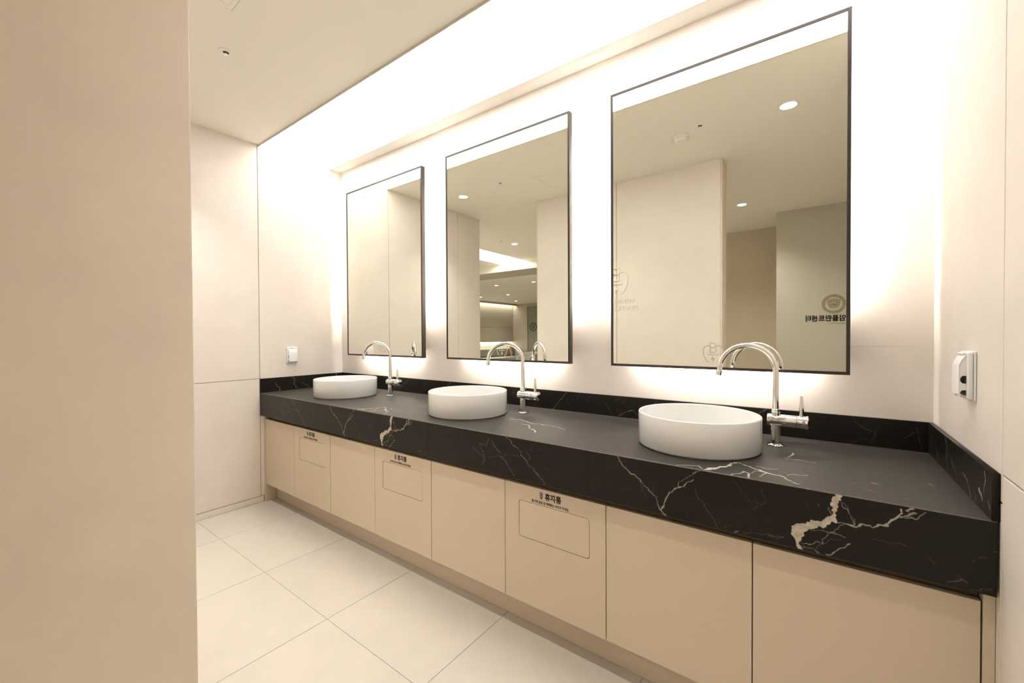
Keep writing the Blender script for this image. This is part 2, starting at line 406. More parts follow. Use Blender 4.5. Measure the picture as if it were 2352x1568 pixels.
# floor: a bed of grout with 600 mm tiles on it
floor = struct('floor', boxes('floor', M['grout'], [(-3.3, 3.80, -4.75, 0.12, -0.06, -0.0015)]), 'cream porcelain tile floor with thin grout lines')
T, GX, GY = 0.6027, 0.4076, -1.0583
tile_cache = {}
for i in range(-6, 6):
    for j in range(-6, 2):
        x0, x1 = GX+i*T, GX+(i+1)*T; y0, y1 = GY+j*T, GY+(j+1)*T
        x0, x1 = max(x0, -3.2), min(x1, L); y0, y1 = max(y0, -4.60), min(y1, -0.50)
        if x1-x0 < 0.02 or y1-y0 < 0.02: continue
        if x0 < 0 and x1 > 0 and y1 > YLE: x0 = 0.0
        if x1 <= 0.0 and y0 > YLE: continue
        if x1 <= 0.0 and y1 > YLE: y1 = YLE
        w_, d_ = round(x1-x0-0.0022, 4), round(y1-y0-0.0022, 4)
        if (w_, d_) not in tile_cache:
            tile_cache[(w_, d_)] = boxmesh('floor_tile', M['tile'], -w_/2, w_/2, -d_/2, d_/2, -0.0012, 0.0, bevel=0.0006)
        link('floor_tile', tile_cache[(w_, d_)], floor, ((x0+x1)/2, (y0+y1)/2, 0))
struct('floor', boxes('floor', M['tile'], [(-6.9, 2.2, -11.8, -4.76, -0.06, 0.0)]), 'pale lounge floor beyond the corridor')

# ceiling with a lit coffer over the corridor
CX0, CX1, CY0, CY1, CZ = -1.7055, -1.092, -2.55, -4.594, 2.742
cei = struct('ceiling', boxes('ceiling', M['ceiling'], [(CX1, 3.80, -4.594, 0.12, ZC, ZC+0.06), (-3.3, CX0, -4.594, 0.12, ZC, ZC+0.06), (CX0, CX1, CY0, 0.12, ZC, ZC+0.06)]), 'smooth beige ceiling over washroom and corridor')
o = link('coffer_side', boxes('coffer_side', M['ceiling'], [(CX0-0.02, CX0, CY1, CY0, ZC+0.06, CZ+0.03), (CX1, CX1+0.02, CY1, CY0, ZC+0.06, CZ+0.03), (CX0-0.02, CX1+0.02, CY0, CY0+0.02, ZC+0.06, CZ+0.03)]), cei)
o = link('coffer_light', boxes('coffer_light', M['cove'], [(CX0+0.002, CX1-0.002, CY1+0.002, CY0-0.002, CZ, CZ+0.01)]))
tag(o, 'white luminous panel recessed in the corridor ceiling coffer', 'ceiling light')
struct('ceiling', boxes('ceiling', M['ceiling'], [(-6.9, 2.2, -11.8, -5.30, ZL, ZL+0.06)]), 'lounge ceiling with small downlights')

def panel_wall(name, label, axis, face, out, thick, rects, a0, a1, z0=0.0, z1=ZC, core='wall_core', pm='wall', bev=0.0008):
    """A wall whose face carries separate panels (a-range, z-range) with real grooves between them."""
    d = 0.005
    def bx_(b0, b1, a, b, c, e):                       # b: distance behind the face
        p0, p1 = face-out*b0, face-out*b1
        return (min(p0, p1), max(p0, p1), a, b, c, e) if axis == 'x' else (a, b, min(p0, p1), max(p0, p1), c, e)
    wl = struct(name, boxes(name, M[core], [bx_(d, thick, a0, a1, z0, z1)]), label)
    for (a, b, c, e) in rects:
        me = boxmesh('wall_panel', M[pm], *bx_(0, d-0.0003, a, b, c, e), bevel=bev)
        link('wall_panel', me, wl)
    return wl

G = 0.0022
SP = H+SPL
wl = panel_wall('wall_left', 'left washroom wall of large beige panels with thin grooves', 'x', 0.0, 1, 0.16,
    [(-0.6594+G, 0.0, SP-0.06, ZC), (-1.607+G, -0.6594-G, SP+G, ZC-0.0002), (-1.607+G, -0.6594-G, 0.047, SP-G),
     (YLE+0.001, -1.607-G, SP+G, ZC-0.0002), (YLE+0.001, -1.607-G, 0.047, SP-G), (-0.6594+G, 0.0, 0.047, SP-0.064)], YLE, 0.0)
struct('baseboard_left', boxmesh('baseboard_left', M['wall'], -0.0048, -0.0002, YLE+0.001, -0.642, 0.0003, 0.0415, bevel=0.0008), 'flush beige skirting strip along the left wall')
wr = panel_wall('wall_right', 'right washroom wall of large beige panels with thin grooves', 'x', L, -1, 0.16,
    [(-0.6672+G, 0.0, SP-0.06, ZC), (-0.6672+G, 0.0, 0.047, SP-0.064)] +
    [(a, b, c, e) for a, b in ((-1.61+G, -0.6672-G), (-2.56+G, -1.61-G), (-3.50+G, -2.56-G), (-3.829, -3.50-G)) for c, e in ((SP+G, ZC-0.0002), (0.047, SP-G))], -3.83, 0.0)
struct('baseboard_right', boxmesh('baseboard_right', M['wall'], L+0.0002, L+0.0048, -3.829, -0.642, 0.0003, 0.0415, bevel=0.0008), 'flush beige skirting strip along the right wall')
wb = panel_wall('wall_back', 'bright beige wall behind the mirrors and counter', 'y', 0.0, -1, 0.12,
    [(-0.004, L+0.004, 1.1766, ZC), (-0.004, L+0.004, 0.001, 1.1754)], 0.0, L, core='wall', bev=0.0)
link('caulk_bead', boxmesh('caulk_bead', M['white'], 0.001, L-0.001, -0.0004, 0.003, 1.1755, 1.1765), wb)
XG = 1.81
pw = panel_wall('wall_partition', 'beige partition opposite the mirrors with embossed emblem', 'y', YP0, 1, 0.1865,
    [(XP0+0.012, XG-G, 0.047, ZC-0.0002), (XG+G, XP1-0.013, 0.047, ZC-0.0002)], XP0+0.012, XP1-0.012)
for x0, x1 in ((XP1-0.012, XP1), (XP0, XP0+0.012)):
    link('end_panel', boxmesh('end_panel', M['plaster'], x0+0.0002, x1, YP1, YP0, 0.001, ZC-0.0002, bevel=0.0025, seg=2), pw)
struct('wall_corridor', boxes('wall_corridor', M['wall'], [(-3.2, -0.161, YLE, YLE+0.12, 0, ZC)]), 'beige corridor wall running off from the end of the left wall')
struct('wall_end', boxes('wall_end', M['wall'], [(-3.3, -3.2, -4.594, YLE+0.12, 0, ZC)]), 'beige wall closing the corridor')
struct('wall_far', boxes('wall_far', M['farwall'], [(0.9, 2.92, -4.70, -4.57, 0, ZC)]), 'darker taupe wall far behind the partition')
struct('wall_sign', boxes('wall_sign', M['signwall'], [(2.921, 3.80, -4.70, -3.83, 0, ZC)]), 'grey wall that carries the black lettering')
struct('wall_header', boxes('wall_header', M['ceiling'], [(-3.3, 0.899, -4.62, -4.594, 2.4905, CZ+0.03)]), 'header above the lounge opening')
struct('trim_1', boxes('trim_1', M['lounge2'], [(-6.9, 2.2, -5.299, -4.622, 2.489, ZC)]), 'dropped bulkhead at the lounge entrance')
# lounge shell
struct('wall_lounge', boxes('wall_lounge', M['lounge'], [(-6.62, -6.5005, -11.499, -5.3, 1.572, ZL), (-6.62, -6.5005, -11.499, -5.3, 1.005, 1.562), (-6.72, -6.62, -11.499, -5.3, 0, ZL), (-6.62, -6.512, -11.499, -5.3, 1.56, 1.574)]), 'lounge wall with a lit cove above and a lit niche below')
struct('wall_lounge_end', boxes('wall_lounge_end', M['lounge2'], [(-6.72, -5.82, -11.62, -11.5, 0, ZL), (-5.82, 2.2, -11.62, -11.5, 2.39, ZL), (-4.9, 2.2, -11.62, -11.5, 0, 2.39)]), 'mauve grey end wall of the lounge')
d1 = struct('door_1', boxes('door_1', M['ldoor'], [(-5.818, -4.902, -11.60, -11.53, 0.002, 2.388)]), 'dark grey green lounge door with round emblem')
struct('wall_lounge_side', boxes('wall_lounge_side', M['lounge2'], [(2.0, 2.2, -11.5, -4.76, 0, ZL)]), 'lounge side wall')
struct('wall_lounge_front', boxes('wall_lounge_front', M['lounge2'], [(-6.72, -3.31, -4.75, -4.63, 0, 2.488), (0.9, 2.0, -4.75, -4.705, 0, 2.488)]), 'lounge wall beside the opening')
struct('trim_2', boxes('trim_2', M['lounge2'], [(-6.36, -6.33, -11.499, -5.3, 2.43, ZL-0.0005)]), 'lip hiding the lounge cove lamp')
tag(link('cove_lamp', boxes('cove_lamp', M['cove'], [(-6.45, -6.38, -11.45, -5.35, ZL-0.012, ZL-0.004)])), 'warm lamp strip in the lounge ceiling cove', 'light strip')
tag(link('niche_lamp', boxes('niche_lamp', M['cove'], [(-6.60, -6.52, -11.45, -5.35, 0.994, 1.003)])), 'warm lamp strip under the lounge wall panel', 'light strip')

# ------------------------------------------------------------------ luminous ceiling over the counter
PN, PB = -0.6513, -0.0993
t = empty('ceiling_light_panel', (0, 0, ZC)); tag(t, 'long white luminous ceiling panel above the mirrors', 'ceiling light')
link('diffuser', boxmesh('diffuser', M['panel'], 0.004, L-0.004, PN+0.004, PB-0.003, -0.004, -0.0005), t)
bm = bmesh.new()
box(bm, 0.001, L-0.001, PN-0.004, PN+0.003, -0.0095, -0.0003); box(bm, 0.001, L-0.001, PB-0.002, PB+0.001, -0.005, -0.0003)
box(bm, 0.001, 0.0035, PN+0.0035, PB-0.0025, -0.005, -0.0003); box(bm, L-0.0035, L-0.001, PN+0.0035, PB-0.0025, -0.005, -0.0003)
link('trim_frame', mesh(bm, 'trim_frame', M['trim']), t)

# ------------------------------------------------------------------ counter
ct = empty('vanity_countertop', (0, 0, H)); tag(ct, 'long black marble countertop with pale veins and deep front apron', 'countertop')
SL = SEAM-0.0006
va = Veins(1815.0, 163.5, 1.0, 3)
for inten, pts in APRON: va.draw(inten**1.7, pts)
va.fleck(30, 8, 40, -55, 25, .14)
# apron: front face plus the closed box behind it
aw, ah = 1.815, 0.1635
ev = [(0, 0, 0), (aw, 0, 0), (aw, 0, ah), (0, 0, ah), (0, .012, 0), (aw, .012, 0), (aw, .012, ah), (0, .012, ah)]
ef = [(0, 4, 5, 1), (0, 3, 7, 4), (1, 5, 6, 2), (4, 7, 6, 5)]
me_ap = va.mesh('apron', lambda u, v: (u, u*0, v), ev, ef)
vt = Veins(1815.0, 656.5, 1.9, 5)
for inten, pts in TOPV: vt.draw(min(1, inten*1.3), pts)
vt.fleck(150, 6, 45, -8, 22, .55)
tw, td = 1.815, 0.6565
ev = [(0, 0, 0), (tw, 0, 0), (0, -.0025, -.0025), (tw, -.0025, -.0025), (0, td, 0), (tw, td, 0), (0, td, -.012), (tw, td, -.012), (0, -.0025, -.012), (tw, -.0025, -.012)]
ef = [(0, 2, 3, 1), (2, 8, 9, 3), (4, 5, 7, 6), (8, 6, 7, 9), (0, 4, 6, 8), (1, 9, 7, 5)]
me_ct = vt.mesh('counter_slab', lambda u, v: (u, v, u*0), ev, ef, 'marble_lit', [.28]*4+[0]*6)  # front chamfer painted pale: its edge highlight is put into the attribute
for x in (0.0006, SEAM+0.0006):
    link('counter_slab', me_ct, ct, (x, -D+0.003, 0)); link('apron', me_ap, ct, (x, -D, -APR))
vb = Veins(1815.0, SPL*1000-0.5, 1.6, 9)
vb.fleck(14, 20, 90, 55, 30, .24, .06, .06); vb.fleck(18, 20, 80, -55, 20, .22, .06, .06)
for pts in ([(300, 2, 2), (360, 60, 2.5), (395, 102, 2)], [(690, 5, 2), (760, 40, 3), (800, 25, 2), (880, 95, 2.5)], [(1250, 10, 2), (1300, 70, 3), (1330, 100, 2)]): vb.draw(.32, pts)
sw, sh, st = 1.815, SPL-0.0005, 0.0132
ev = [(0, 0, 0), (sw, 0, 0), (sw, 0, sh), (0, 0, sh), (0, st, 0), (sw, st, 0), (sw, st, sh), (0, st, sh)]
ef = [(0, 4, 5, 1), (0, 3, 7, 4), (1, 5, 6, 2), (4, 7, 6, 5), (3, 2, 6, 7)]
me_sp = vb.mesh('backsplash', lambda u, v: (u, u*0, v), ev, ef)
for x in (0.0006, SEAM+0.0006): link('backsplash', me_sp, ct, (x, -st-0.0005, 0.0004))
vs_ = Veins(645.0, SPL*1000-0.5, 1.3, 11)
for inten, pts in SIDEV: vs_.draw(inten*.85, pts)
vs_.fleck(14, 10, 40, 80, 18, .28, .08, .07)
dw = 0.645
ev = [(0, 0, 0), (0, dw, 0), (0, dw, sh), (0, 0, sh), (st-.0005, 0, 0), (st-.0005, dw, 0), (st-.0005, dw, sh), (st-.0005, 0, sh)]
ef = [(0, 1, 5, 4), (0, 4, 7, 3), (1, 2, 6, 5), (4, 5, 6, 7), (3, 7, 6, 2)]
me_sr = vs_.mesh('side_splash', lambda u, v: (u*0, u, v), ev, ef)
link('side_splash', me_sr, ct, (L-st, -D, 0.0004))
o = link('side_splash', me_sr, ct, (st, -D+dw, 0.0004)); o.rotation_euler = (0, 0, math.pi)

# ------------------------------------------------------------------ cabinets under the counter
SX = [0.0185, 0.4551, 0.9076, 1.3581, 1.8103, 2.2616, 2.7129, 3.1654, 3.6150]
DY, DT, DB = -0.6346, 0.6158, 0.1342
ORD = ['plain beige cabinet with flat door nearest the left wall', 'leftmost beige cabinet with a waste flap and black lettering',
       'plain beige cabinet between the leftmost and middle waste flaps', 'middle beige cabinet with a waste flap and black lettering',
       'plain beige cabinet between the middle and rightmost waste flaps', 'rightmost beige cabinet with a large waste flap and black lettering',
       'plain beige cabinet just right of the rightmost waste flap', 'plain beige cabinet nearest the right wall']
DW = 0.4488
def door_plain(wd): return boxmesh('door', M['door'], 0, wd, 0, 0.018, 0, DT-DB, bevel=0.0008)
fl = (0.0695, 0.3865, 0.402-DB, 0.552-DB)
hole = rrect(*fl, 0.012); flp = rrect(fl[0]+.0022, fl[1]-.0022, fl[2]+.0022, fl[3]-.0022, 0.0105)
def icon_loops():
    out = []
    # bin: body with three slots, rim, lid with handle
    body = [(-.0068, .0205), (.0068, .0205), (.0052, .0005), (.0046, 0), (-.0046, 0), (-.0052, .0005)]
    out.append(body)
    for x in (-.0034, 0, .0034): out.append([(x-.0007, .018), (x+.0007, .018), (x*.8+.0006, .003), (x*.8-.0006, .003)])
    out.append([(-.0095, .0218), (.0095, .0218), (.0095, .0234), (-.0095, .0234)])
    arc = [(.0052*math.cos(a), .0236+.0052*math.sin(a)) for a in np.linspace(0, math.pi, 12)]
    arc2 = [(.0036*math.cos(a), .0236+.0036*math.sin(a)) for a in np.linspace(math.pi, 0, 12)]
    out.append(arc+arc2)
    return out
me_hole = flat('door', M['door'], [[(0, 0), (DW, 0), (DW, DT-DB), (0, DT-DB)], hole], 0.018)
me_flap = flat('waste_flap', M['door'], [flp], 0.016)
me_icon = flat('bin_icon', M['print'], icon_loops(), 0.0004)
me_t1 = textmesh('휴지통', M['print'], 0.073, 0.029, bold=0.028)
me_t2 = textmesh('물·커피·음료 등 액체류는 버리지 마세요', M['print'], 0.167, 0.0122, bold=0.012)
for k in range(8):
    x0, x1 = SX[k]+0.0015, SX[k+1]-0.0015
    if k == 7: x1 = L-0.0225
    c = empty('vanity_cabinet', (x0, DY, DB)); waste = k in (1, 3, 5)
    tag(c, ORD[k], 'cabinet', 'cabinets under the counter')
    wd = x1-x0
    bm = bmesh.new()                                         # open-fronted carcass
    yb, yf = 0.60, 0.046; ht = 0.49
    box(bm, 0, 0.016, yf, yb, 0, ht); box(bm, wd-0.016, wd, yf, yb, 0, ht); box(bm, 0.016, wd-0.016, yf, yb, 0, 0.016)
    box(bm, 0.016, wd-0.016, yb-0.01, yb, 0.016, ht)
    link('carcass', mesh(bm, 'carcass', M['carcass']), c)
    link('finger_rail', boxmesh('finger_rail', M['rail'], -0.0012, wd+0.0012, 0.030, 0.0445, DT-DB-0.03, ht), c)
    if waste:
        dr = link('door', me_hole, c); dr.scale = (wd/DW, 1, 1)
        f = link('waste_flap', me_flap, c, (0, 0.0012, 0)); f.scale = (wd/DW, 1, 1)
        link('bin_icon', me_icon, dr, (0.179, -0.0003, 0.577-DB)); link('bin_lettering', me_t1, dr, (0.1955, 0, 0.5755-DB))
        link('notice_lettering', me_t2, dr, (0.134, 0, 0.5562-DB))
    else:
        link('door', door_plain(wd), c)
tag(link('plinth', boxmesh('plinth', M['plinth'], 0.0195, L-0.0195, -0.5577, -0.5397, 0.001, DB-0.003)), 'beige recessed plinth board under the cabinets', 'plinth')
for x0, x1, s in ((0.0008, 0.0173, 'left'), (L-0.0195, L-0.0008, 'right')):
    tag(link('end_panel', boxmesh('end_panel', M['door'], x0, x1, -0.6375, -0.03, 0.001, H-APR-0.001, bevel=0.0006)), 'slim beige cabinet end panel against the %s wall' % s, 'panel')

# ------------------------------------------------------------------ mirrors
MW, MH, MZ, MD, MB = 0.91, 1.316, 1.0722, 0.0856, 0.0556
def strokes(paths, wdt):
    """Round-capped strokes as closed loops."""
    out = []
    for pth in paths:
        l, r = [], []
        for i, p_ in enumerate(pth):
            a, b = Vector(pth[max(i-1, 0)]), Vector(pth[min(i+1, len(pth)-1)]); d = (b-a).normalized(); n = Vector((-d.y, d.x))*wdt/2
            q = Vector(p_)
            if i == 0: q = q-d*wdt*.35
            if i == len(pth)-1: q = q+d*wdt*.35
            l.append(tuple(q+n)); r.append(tuple(q-n))
        out.append(l+r[::-1])
    return out
def bez(p0, p1, p2, p3, n=14):
    return [tuple(((1-t)**3*a+3*(1-t)**2*t*b+3*(1-t)*t*t*c+t**3*d) for a, b, c, d in zip(p0, p1, p2, p3)) for t in [i/n for i in range(n+1)]]
def tooth(k, wdt):
    """Tooth-shaped mark with a B, a bar and a bolt; about 1 unit high times k, centred."""
    lf = bez((-.10, .30), (-.26, .46), (-.50, .34), (-.47, .05)) + bez((-.47, .05), (-.44, -.18), (-.36, -.38), (-.22, -.46))[1:]
    rt = [(-x, y) for x, y in lf]
    bar = [(-.24, -.09), (.24, -.09)]
    stem = [(-.13, .03), (-.13, .50)]
    b1 = [(-.13, .50), (.02, .50)] + bez((.02, .50), (.14, .50), (.14, .29), (.02, .29), 8) + [(-.13, .29)]
    b2 = [(-.13, .29), (.05, .29)] + bez((.05, .29), (.19, .29), (.19, .03), (.05, .03), 8) + [(-.13, .03)]
    sc = lambda pt: [(x*k, y*k) for x, y in pt]
    lp = strokes([sc(q) for q in (lf, rt, bar, stem, b1, b2)], wdt)
    bolt = sc([(.03, -.13), (-.11, -.33), (-.01, -.33), (-.05, -.50), (.11, -.27), (.01, -.27)])
    return lp + [bolt]
def flat_union(name, material, loops, thick, axis):
    """Overlapping outlines, each filled on its own, as one mesh."""
    bm = bmesh.new()
    for i, lp in enumerate(loops):
        me = flat(name, material, [lp], thick*(1+0.06*i), axis); me.transform(FACE[axis].to_3x3().to_4x4() @ Matrix.Translation((0, 0, thick*0.06*i)) @ FACE[axis].to_3x3().to_4x4().inverted()); bm.from_mesh(me); bpy.data.meshes.remove(me)
    return mesh(bm, name, material)
me_mark = flat_union('tooth_mark', M['frost'], tooth(0.082, 0.0043), 0.0003, 'y-')
bm = bmesh.new(); fw = 0.0115
box(bm, 0, fw, 0, MD-MB, 0, MH, bevel=0.0006); box(bm, MW-fw, MW, 0, MD-MB, 0, MH, bevel=0.0006)
box(bm, fw, MW-fw, 0, MD-MB, 0, fw, bevel=0.0006); box(bm, fw, MW-fw, 0, MD-MB, MH-fw, MH, bevel=0.0006)
me_fr = mesh(bm, 'frame', M['frame'])
me_gl = boxmesh('mirror_glass', M['mirror'], fw+0.0002, MW-fw-0.0002, 0.002, 0.007, fw+0.0002, MH-fw-0.0002)
me_bb = boxmesh('backboard', M['back'], fw+0.0005, MW-fw-0.0005, 0.0075, 0.0292, fw+0.0005, MH-fw-0.0005)
IN = 0.055
me_so = boxmesh('standoff_box', M['back'], IN, MW-IN, 0.0296, MD-0.0008, IN, MH-IN)
me_ls = boxmesh('led_strip', M['led'], -0.002, 0, -0.006, 0.006, -0.46, 0.46)
me_lb = boxmesh('led_strip', M['led'], -0.33, 0.33, -0.006, 0.006, -0.002, 0)
MX = (0.2205, 1.3624, 2.4992)
for x, lab in zip(MX, ('leftmost', 'middle', 'rightmost')):
    t = empty('wall_mirror', (x, -MD, MZ)); tag(t, '%s of the three tall black framed backlit mirrors' % lab, 'mirror', 'mirrors above the counter')
    link('frame', me_fr, t); g = link('mirror_glass', me_gl, t); link('backboard', me_bb, t); so = link('standoff_box', me_so, t)
    ym = 0.036
    link('led_strip', me_ls, so, (IN-0.0005, ym, 0.735)); q = link('led_strip', me_ls, so, (MW-IN+0.0005, ym, 0.735)); q.rotation_euler = (0, 0, math.pi)
    link('led_strip', me_lb, so, (MW/2, ym, IN-0.0005))
    link('tooth_mark', me_mark, g, (0.4575, 0.0016, 0.071))

# ------------------------------------------------------------------ basins
R_, HB = 0.209, 0.122
prof = [(0, 0.0), (0.198, 0.0), (0.200, 0.0032), (0.2055, 0.0036), (R_, 0.0070)]
prof += [(R_, HB-0.004), (R_-0.0009, HB-0.0012), (R_-0.0032, HB), (R_-0.0062, HB-0.0012), (R_-0.0072, HB-0.004)]
prof += [(R_-0.0085, 0.050)] + [(R_-0.0085-0.035*(1-math.cos(a)), 0.050-0.030*math.sin(a)) for a in np.linspace(0.15, math.pi/2, 8)]
prof += [(0.06, 0.0155), (0.024, 0.0140), (0, 0.0140)]
me_ba = lathemesh('bowl', M['ceramic'], prof, n=112, angle=50)
me_dr = lathemesh('drain', M['chrome'], [(0, 0.0205), (0.017, 0.0200), (0.019, 0.0175), (0.023, 0.0165), (0.0235, 0.0148), (0, 0.0146)], n=32)
for x, y, lab in ((0.649, -0.366, 'leftmost of the three round white vessel basins on the counter'), (1.809, -0.368, 'middle of the three round white vessel basins on the counter'), (2.954, -0.357, 'rightmost and largest-looking round white vessel basin on the counter')):
    t = empty('vessel_basin', (x, y, H+0.0003)); tag(t, lab, 'basin', 'vessel basins on the counter')
    b = link('bowl', me_ba, t); link('drain', me_dr, t)

# ------------------------------------------------------------------ faucets
C_ = M['chrome']
f_fl = lathemesh('base_flange', C_, [(0, 0), (0.0265, 0), (0.0270, 0.0022), (0.0255, 0.0042), (0.0185, 0.0062), (0.0155, 0.0075), (0, 0.0075)], 40)
f_co = lathemesh('column', C_, [(0, 0.0065), (0.0157, 0.0065), (0.0157, 0.0560), (0.0170, 0.0565), (0.0170, 0.080), (0, 0.080)], 40)
f_bo = lathemesh('mixer_body', C_, [(0, -0.0270), (0.0195, -0.0270), (0.0212, -0.0255), (0.0215, -0.0235), (0.0215, 0.0635), (0.0208, 0.0645), (0, 0.0645)], 48, axis='x')
f_kn = lathemesh('knob', C_, [(0, 0.0655), (0.0208, 0.0655), (0.0215, 0.0665), (0.0215, 0.088), (0.0222, 0.092), (0.0238, 0.0955), (0.0238, 0.0968), (0.0215, 0.0985), (0.012, 0.1015), (0, 0.1025)], 48, axis='x')
f_lv = lathemesh('lever', C_, [(0, 0.014), (0.0072, 0.014), (0.0076, 0.030), (0.0074, 0.055), (0.0052, 0.090), (0.0048, 0.0925), (0.0030, 0.0935), (0, 0.0936)], 28)
f_cl = lathemesh('collar', C_, [(0, 0.100), (0.0157, 0.100), (0.0157, 0.1225), (0.0162, 0.1230), (0.0162, 0.1245), (0.0157, 0.1250), (0.0157, 0.1345), (0.0150, 0.1352), (0, 0.1352)], 40)
RA, ZA = 0.093, 0.276
pts = [(0, 0, 0.130), (0, 0, 0.16), (0, 0, 0.20), (0, 0, 0.24)] + [(-RA*(1-math.cos(a)), 0, ZA+RA*math.sin(a)) for a in np.linspace(0, math.pi*0.97, 40)]
ex, ez = pts[-1][0], pts[-1][2]
f_sp = tubemesh('spout', C_, pts + [(ex+0.0003, 0, ez-0.010)], 0.0100, 24)
f_nz = lathemesh('aerator', C_, [(0, 0), (0.0098, 0), (0.0108, 0.0008), (0.0108, 0.018), (0.0098, 0.019), (0.0075, 0.0195), (0.0075, 0.0235), (0, 0.0235)], 32)
for (x, y), th, lab in (((0.920, -0.195), 0.61, 'leftmost'), ((2.048, -0.195), 0.605, 'middle'), ((3.191, -0.196), 0.21, 'rightmost')):
    t = empty('faucet', (x, y, H+0.0003)); tag(t, '%s of the three chrome gooseneck faucets with side lever' % lab, 'faucet', 'gooseneck faucets beside the basins')
    link('base_flange', f_fl, t); link('column', f_co, t); link('mixer_body', f_bo, t, (0, 0, 0.094)); link('collar', f_cl, t)
    k = link('knob', f_kn, t, (0, 0, 0.094)); link('lever', f_lv, k, (0.078, 0, 0))
    s = link('spout', f_sp, t); s.rotation_euler = (0, 0, th)
    q = link('aerator', f_nz, s, (ex-0.0004-(0.0042 if th < 0.4 else 0), 0, ez-0.0310)); q.rotation_euler = (0, 0.21 if th < 0.4 else 0.04, 0)

# ------------------------------------------------------------------ splash-proof outlets on the side walls
def outlet(loc, rz, label):
    """Local frame: x out of the wall, y along it, z up; back plate at x = 0."""
    t = empty('wall_outlet', loc, rz); tag(t, label, 'power outlet', 'outlets on the side walls')
    hw, hh = 0.041, 0.062
    bm = bmesh.new(); box(bm, 0.0006, 0.0052, -hw, hw, -hh, hh, bevel=0.001)
    link('back_plate', mesh(bm, 'back_plate', M['white']), t)
    bm = bmesh.new(); box(bm, 0.0054, 0.0165, -hw+0.0012, hw-0.0012, -hh+0.001, hh-0.001, bevel=0.004, seg=3)
    link('socket_box', mesh(bm, 'socket_box', M['white'], True, 40), t)
    link('socket_face', boxmesh('socket_face', M['dark'], 0.0167, 0.0190, -hw+0.010, hw-0.010, -hh+0.012, hh-0.018), t)
    prof = [(0.0168, 0.0535), (0.0190, 0.0500), (0.0220, 0.0455), (0.0258, 0.0385), (0.0292, 0.0290), (0.0300, 0.0270), (0.0305, -0.0480)]
    bm = bmesh.new(); cw = 0.0325                          # bowed front shell with thickness
    def shell(yy, inset): return [bm.verts.new((px-inset, yy, pz-inset*0.6)) for px, pz in prof]
    ys = np.linspace(-cw, cw, 9); rows_o, rows_i = [], []
    for yy in ys:
        bow = 0.0028*(1-(yy/cw)**2)
        rows_o.append([bm.verts.new((px+bow*(0.2+0.8*min(1, i/4)), yy, pz)) for i, (px, pz) in enumerate(prof)])
        rows_i.append([bm.verts.new((max(px-0.0016, 0.0168)+bow*(0.2+0.8*min(1, i/4)), yy, pz-0.0012)) for i, (px, pz) in enumerate(prof)])
    n = len(prof)
    for A_, B_ in zip(range(8), range(1, 9)):
        for i in range(n-1):
            bm.faces.new((rows_o[A_][i], rows_o[B_][i], rows_o[B_][i+1], rows_o[A_][i+1]))
            bm.faces.new((rows_i[A_][i], rows_i[A_][i+1], rows_i[B_][i+1], rows_i[B_][i]))
        bm.faces.new((rows_o[A_][n-1], rows_o[B_][n-1], rows_i[B_][n-1], rows_i[A_][n-1]))
        bm.faces.new((rows_o[A_][0], rows_i[A_][0], rows_i[B_][0], rows_o[B_][0]))
    for k_ in (0, 8):
        for i in range(n-1): bm.faces.new((rows_o[k_][i], rows_o[k_][i+1], rows_i[k_][i+1], rows_i[k_][i]))
    cv = link('cover', mesh(bm, 'cover', M['white'], True, 30), t)
    # side cheeks with two cable notches open towards the wall
    def notch(zc, r): return [(0.0168, zc+r)] + [(0.0205+r*0.70*math.sin(a), zc+r*math.cos(a)) for a in np.linspace(0, math.pi, 12)] + [(0.0168, zc-r)]
    lp = [(px-0.0012, pz) for px, pz in prof] + [(0.0275, -0.0480)]
    lp += [(0.0275, -0.0455)] + [(0.0220+0.0085*0.65*math.sin(a), -0.0455+0.0085*math.cos(a)) for a in np.linspace(math.pi/2, 0, 7)][1:] + [(0.0168, -0.0370)]
    lp += notch(-0.0100, 0.0100)[::-1]
    lp[0] = (0.0168, 0.0520)
    cu = flat('cheek', M['white'], [lp], 0.0014, 'y-')
    for yy in (-cw, cw-0.0014): link('cheek', cu, cv, (0, yy, 0))
    link('latch', boxmesh('latch', M['white'], 0.0262, 0.0325, -0.004, 0.004, -0.0540, -0.0485, bevel=0.0008), cv)
    bm = bmesh.new(); lathe(bm, [(0, -0.026), (0.0028, -0.026), (0.0028, 0.026), (0, 0.026)], 14)
    me = mesh(bm, 'hinge', M['white'], True, 40); me.transform(Matrix.Rotation(math.pi/2, 4, 'X'))
    link('hinge', me, t, (0.0195, 0, 0.0555))
    return t
outlet((0.0, -0.429, 1.080), 0.0, 'small white splash-proof power outlet on the left wall')
outlet((L, -0.444, 1.112), math.pi, 'white splash-proof power outlet on the right wall, above the counter end')

# ------------------------------------------------------------------ ceiling fittings
d_ring = lathemesh('trim_ring', M['white'], [(0.043, 0), (0.057, 0), (0.0575, -0.0015), (0.055, -0.0035), (0.046, -0.004), (0.043, -0.002)], 40, close=True)
d_lens = lathemesh('lens', M['lens'], [(0, -0.0026), (0.0425, -0.0022), (0.0425, -0.0006), (0, -0.0006)], 36)
def downlight(x, y, z, label, watts=DOWNLIGHT_WATTS, group=None, beam=125):
    t = empty('downlight', (x, y, z-0.0003)); tag(t, label, 'downlight', group)
    link('trim_ring', d_ring, t); link('lens', d_lens, t)
    ld = bpy.data.lights.new('downlight_beam', 'SPOT'); ld.energy = watts; ld.color = (1.0, 0.96, 0.90); ld.spot_size = math.radians(beam); ld.spot_blend = 1.0; ld.shadow_soft_size = 0.04
    lo = bpy.data.objects.new('downlight_beam', ld); COL.objects.link(lo); lo.parent = t; lo.location = (0, 0, -0.006)
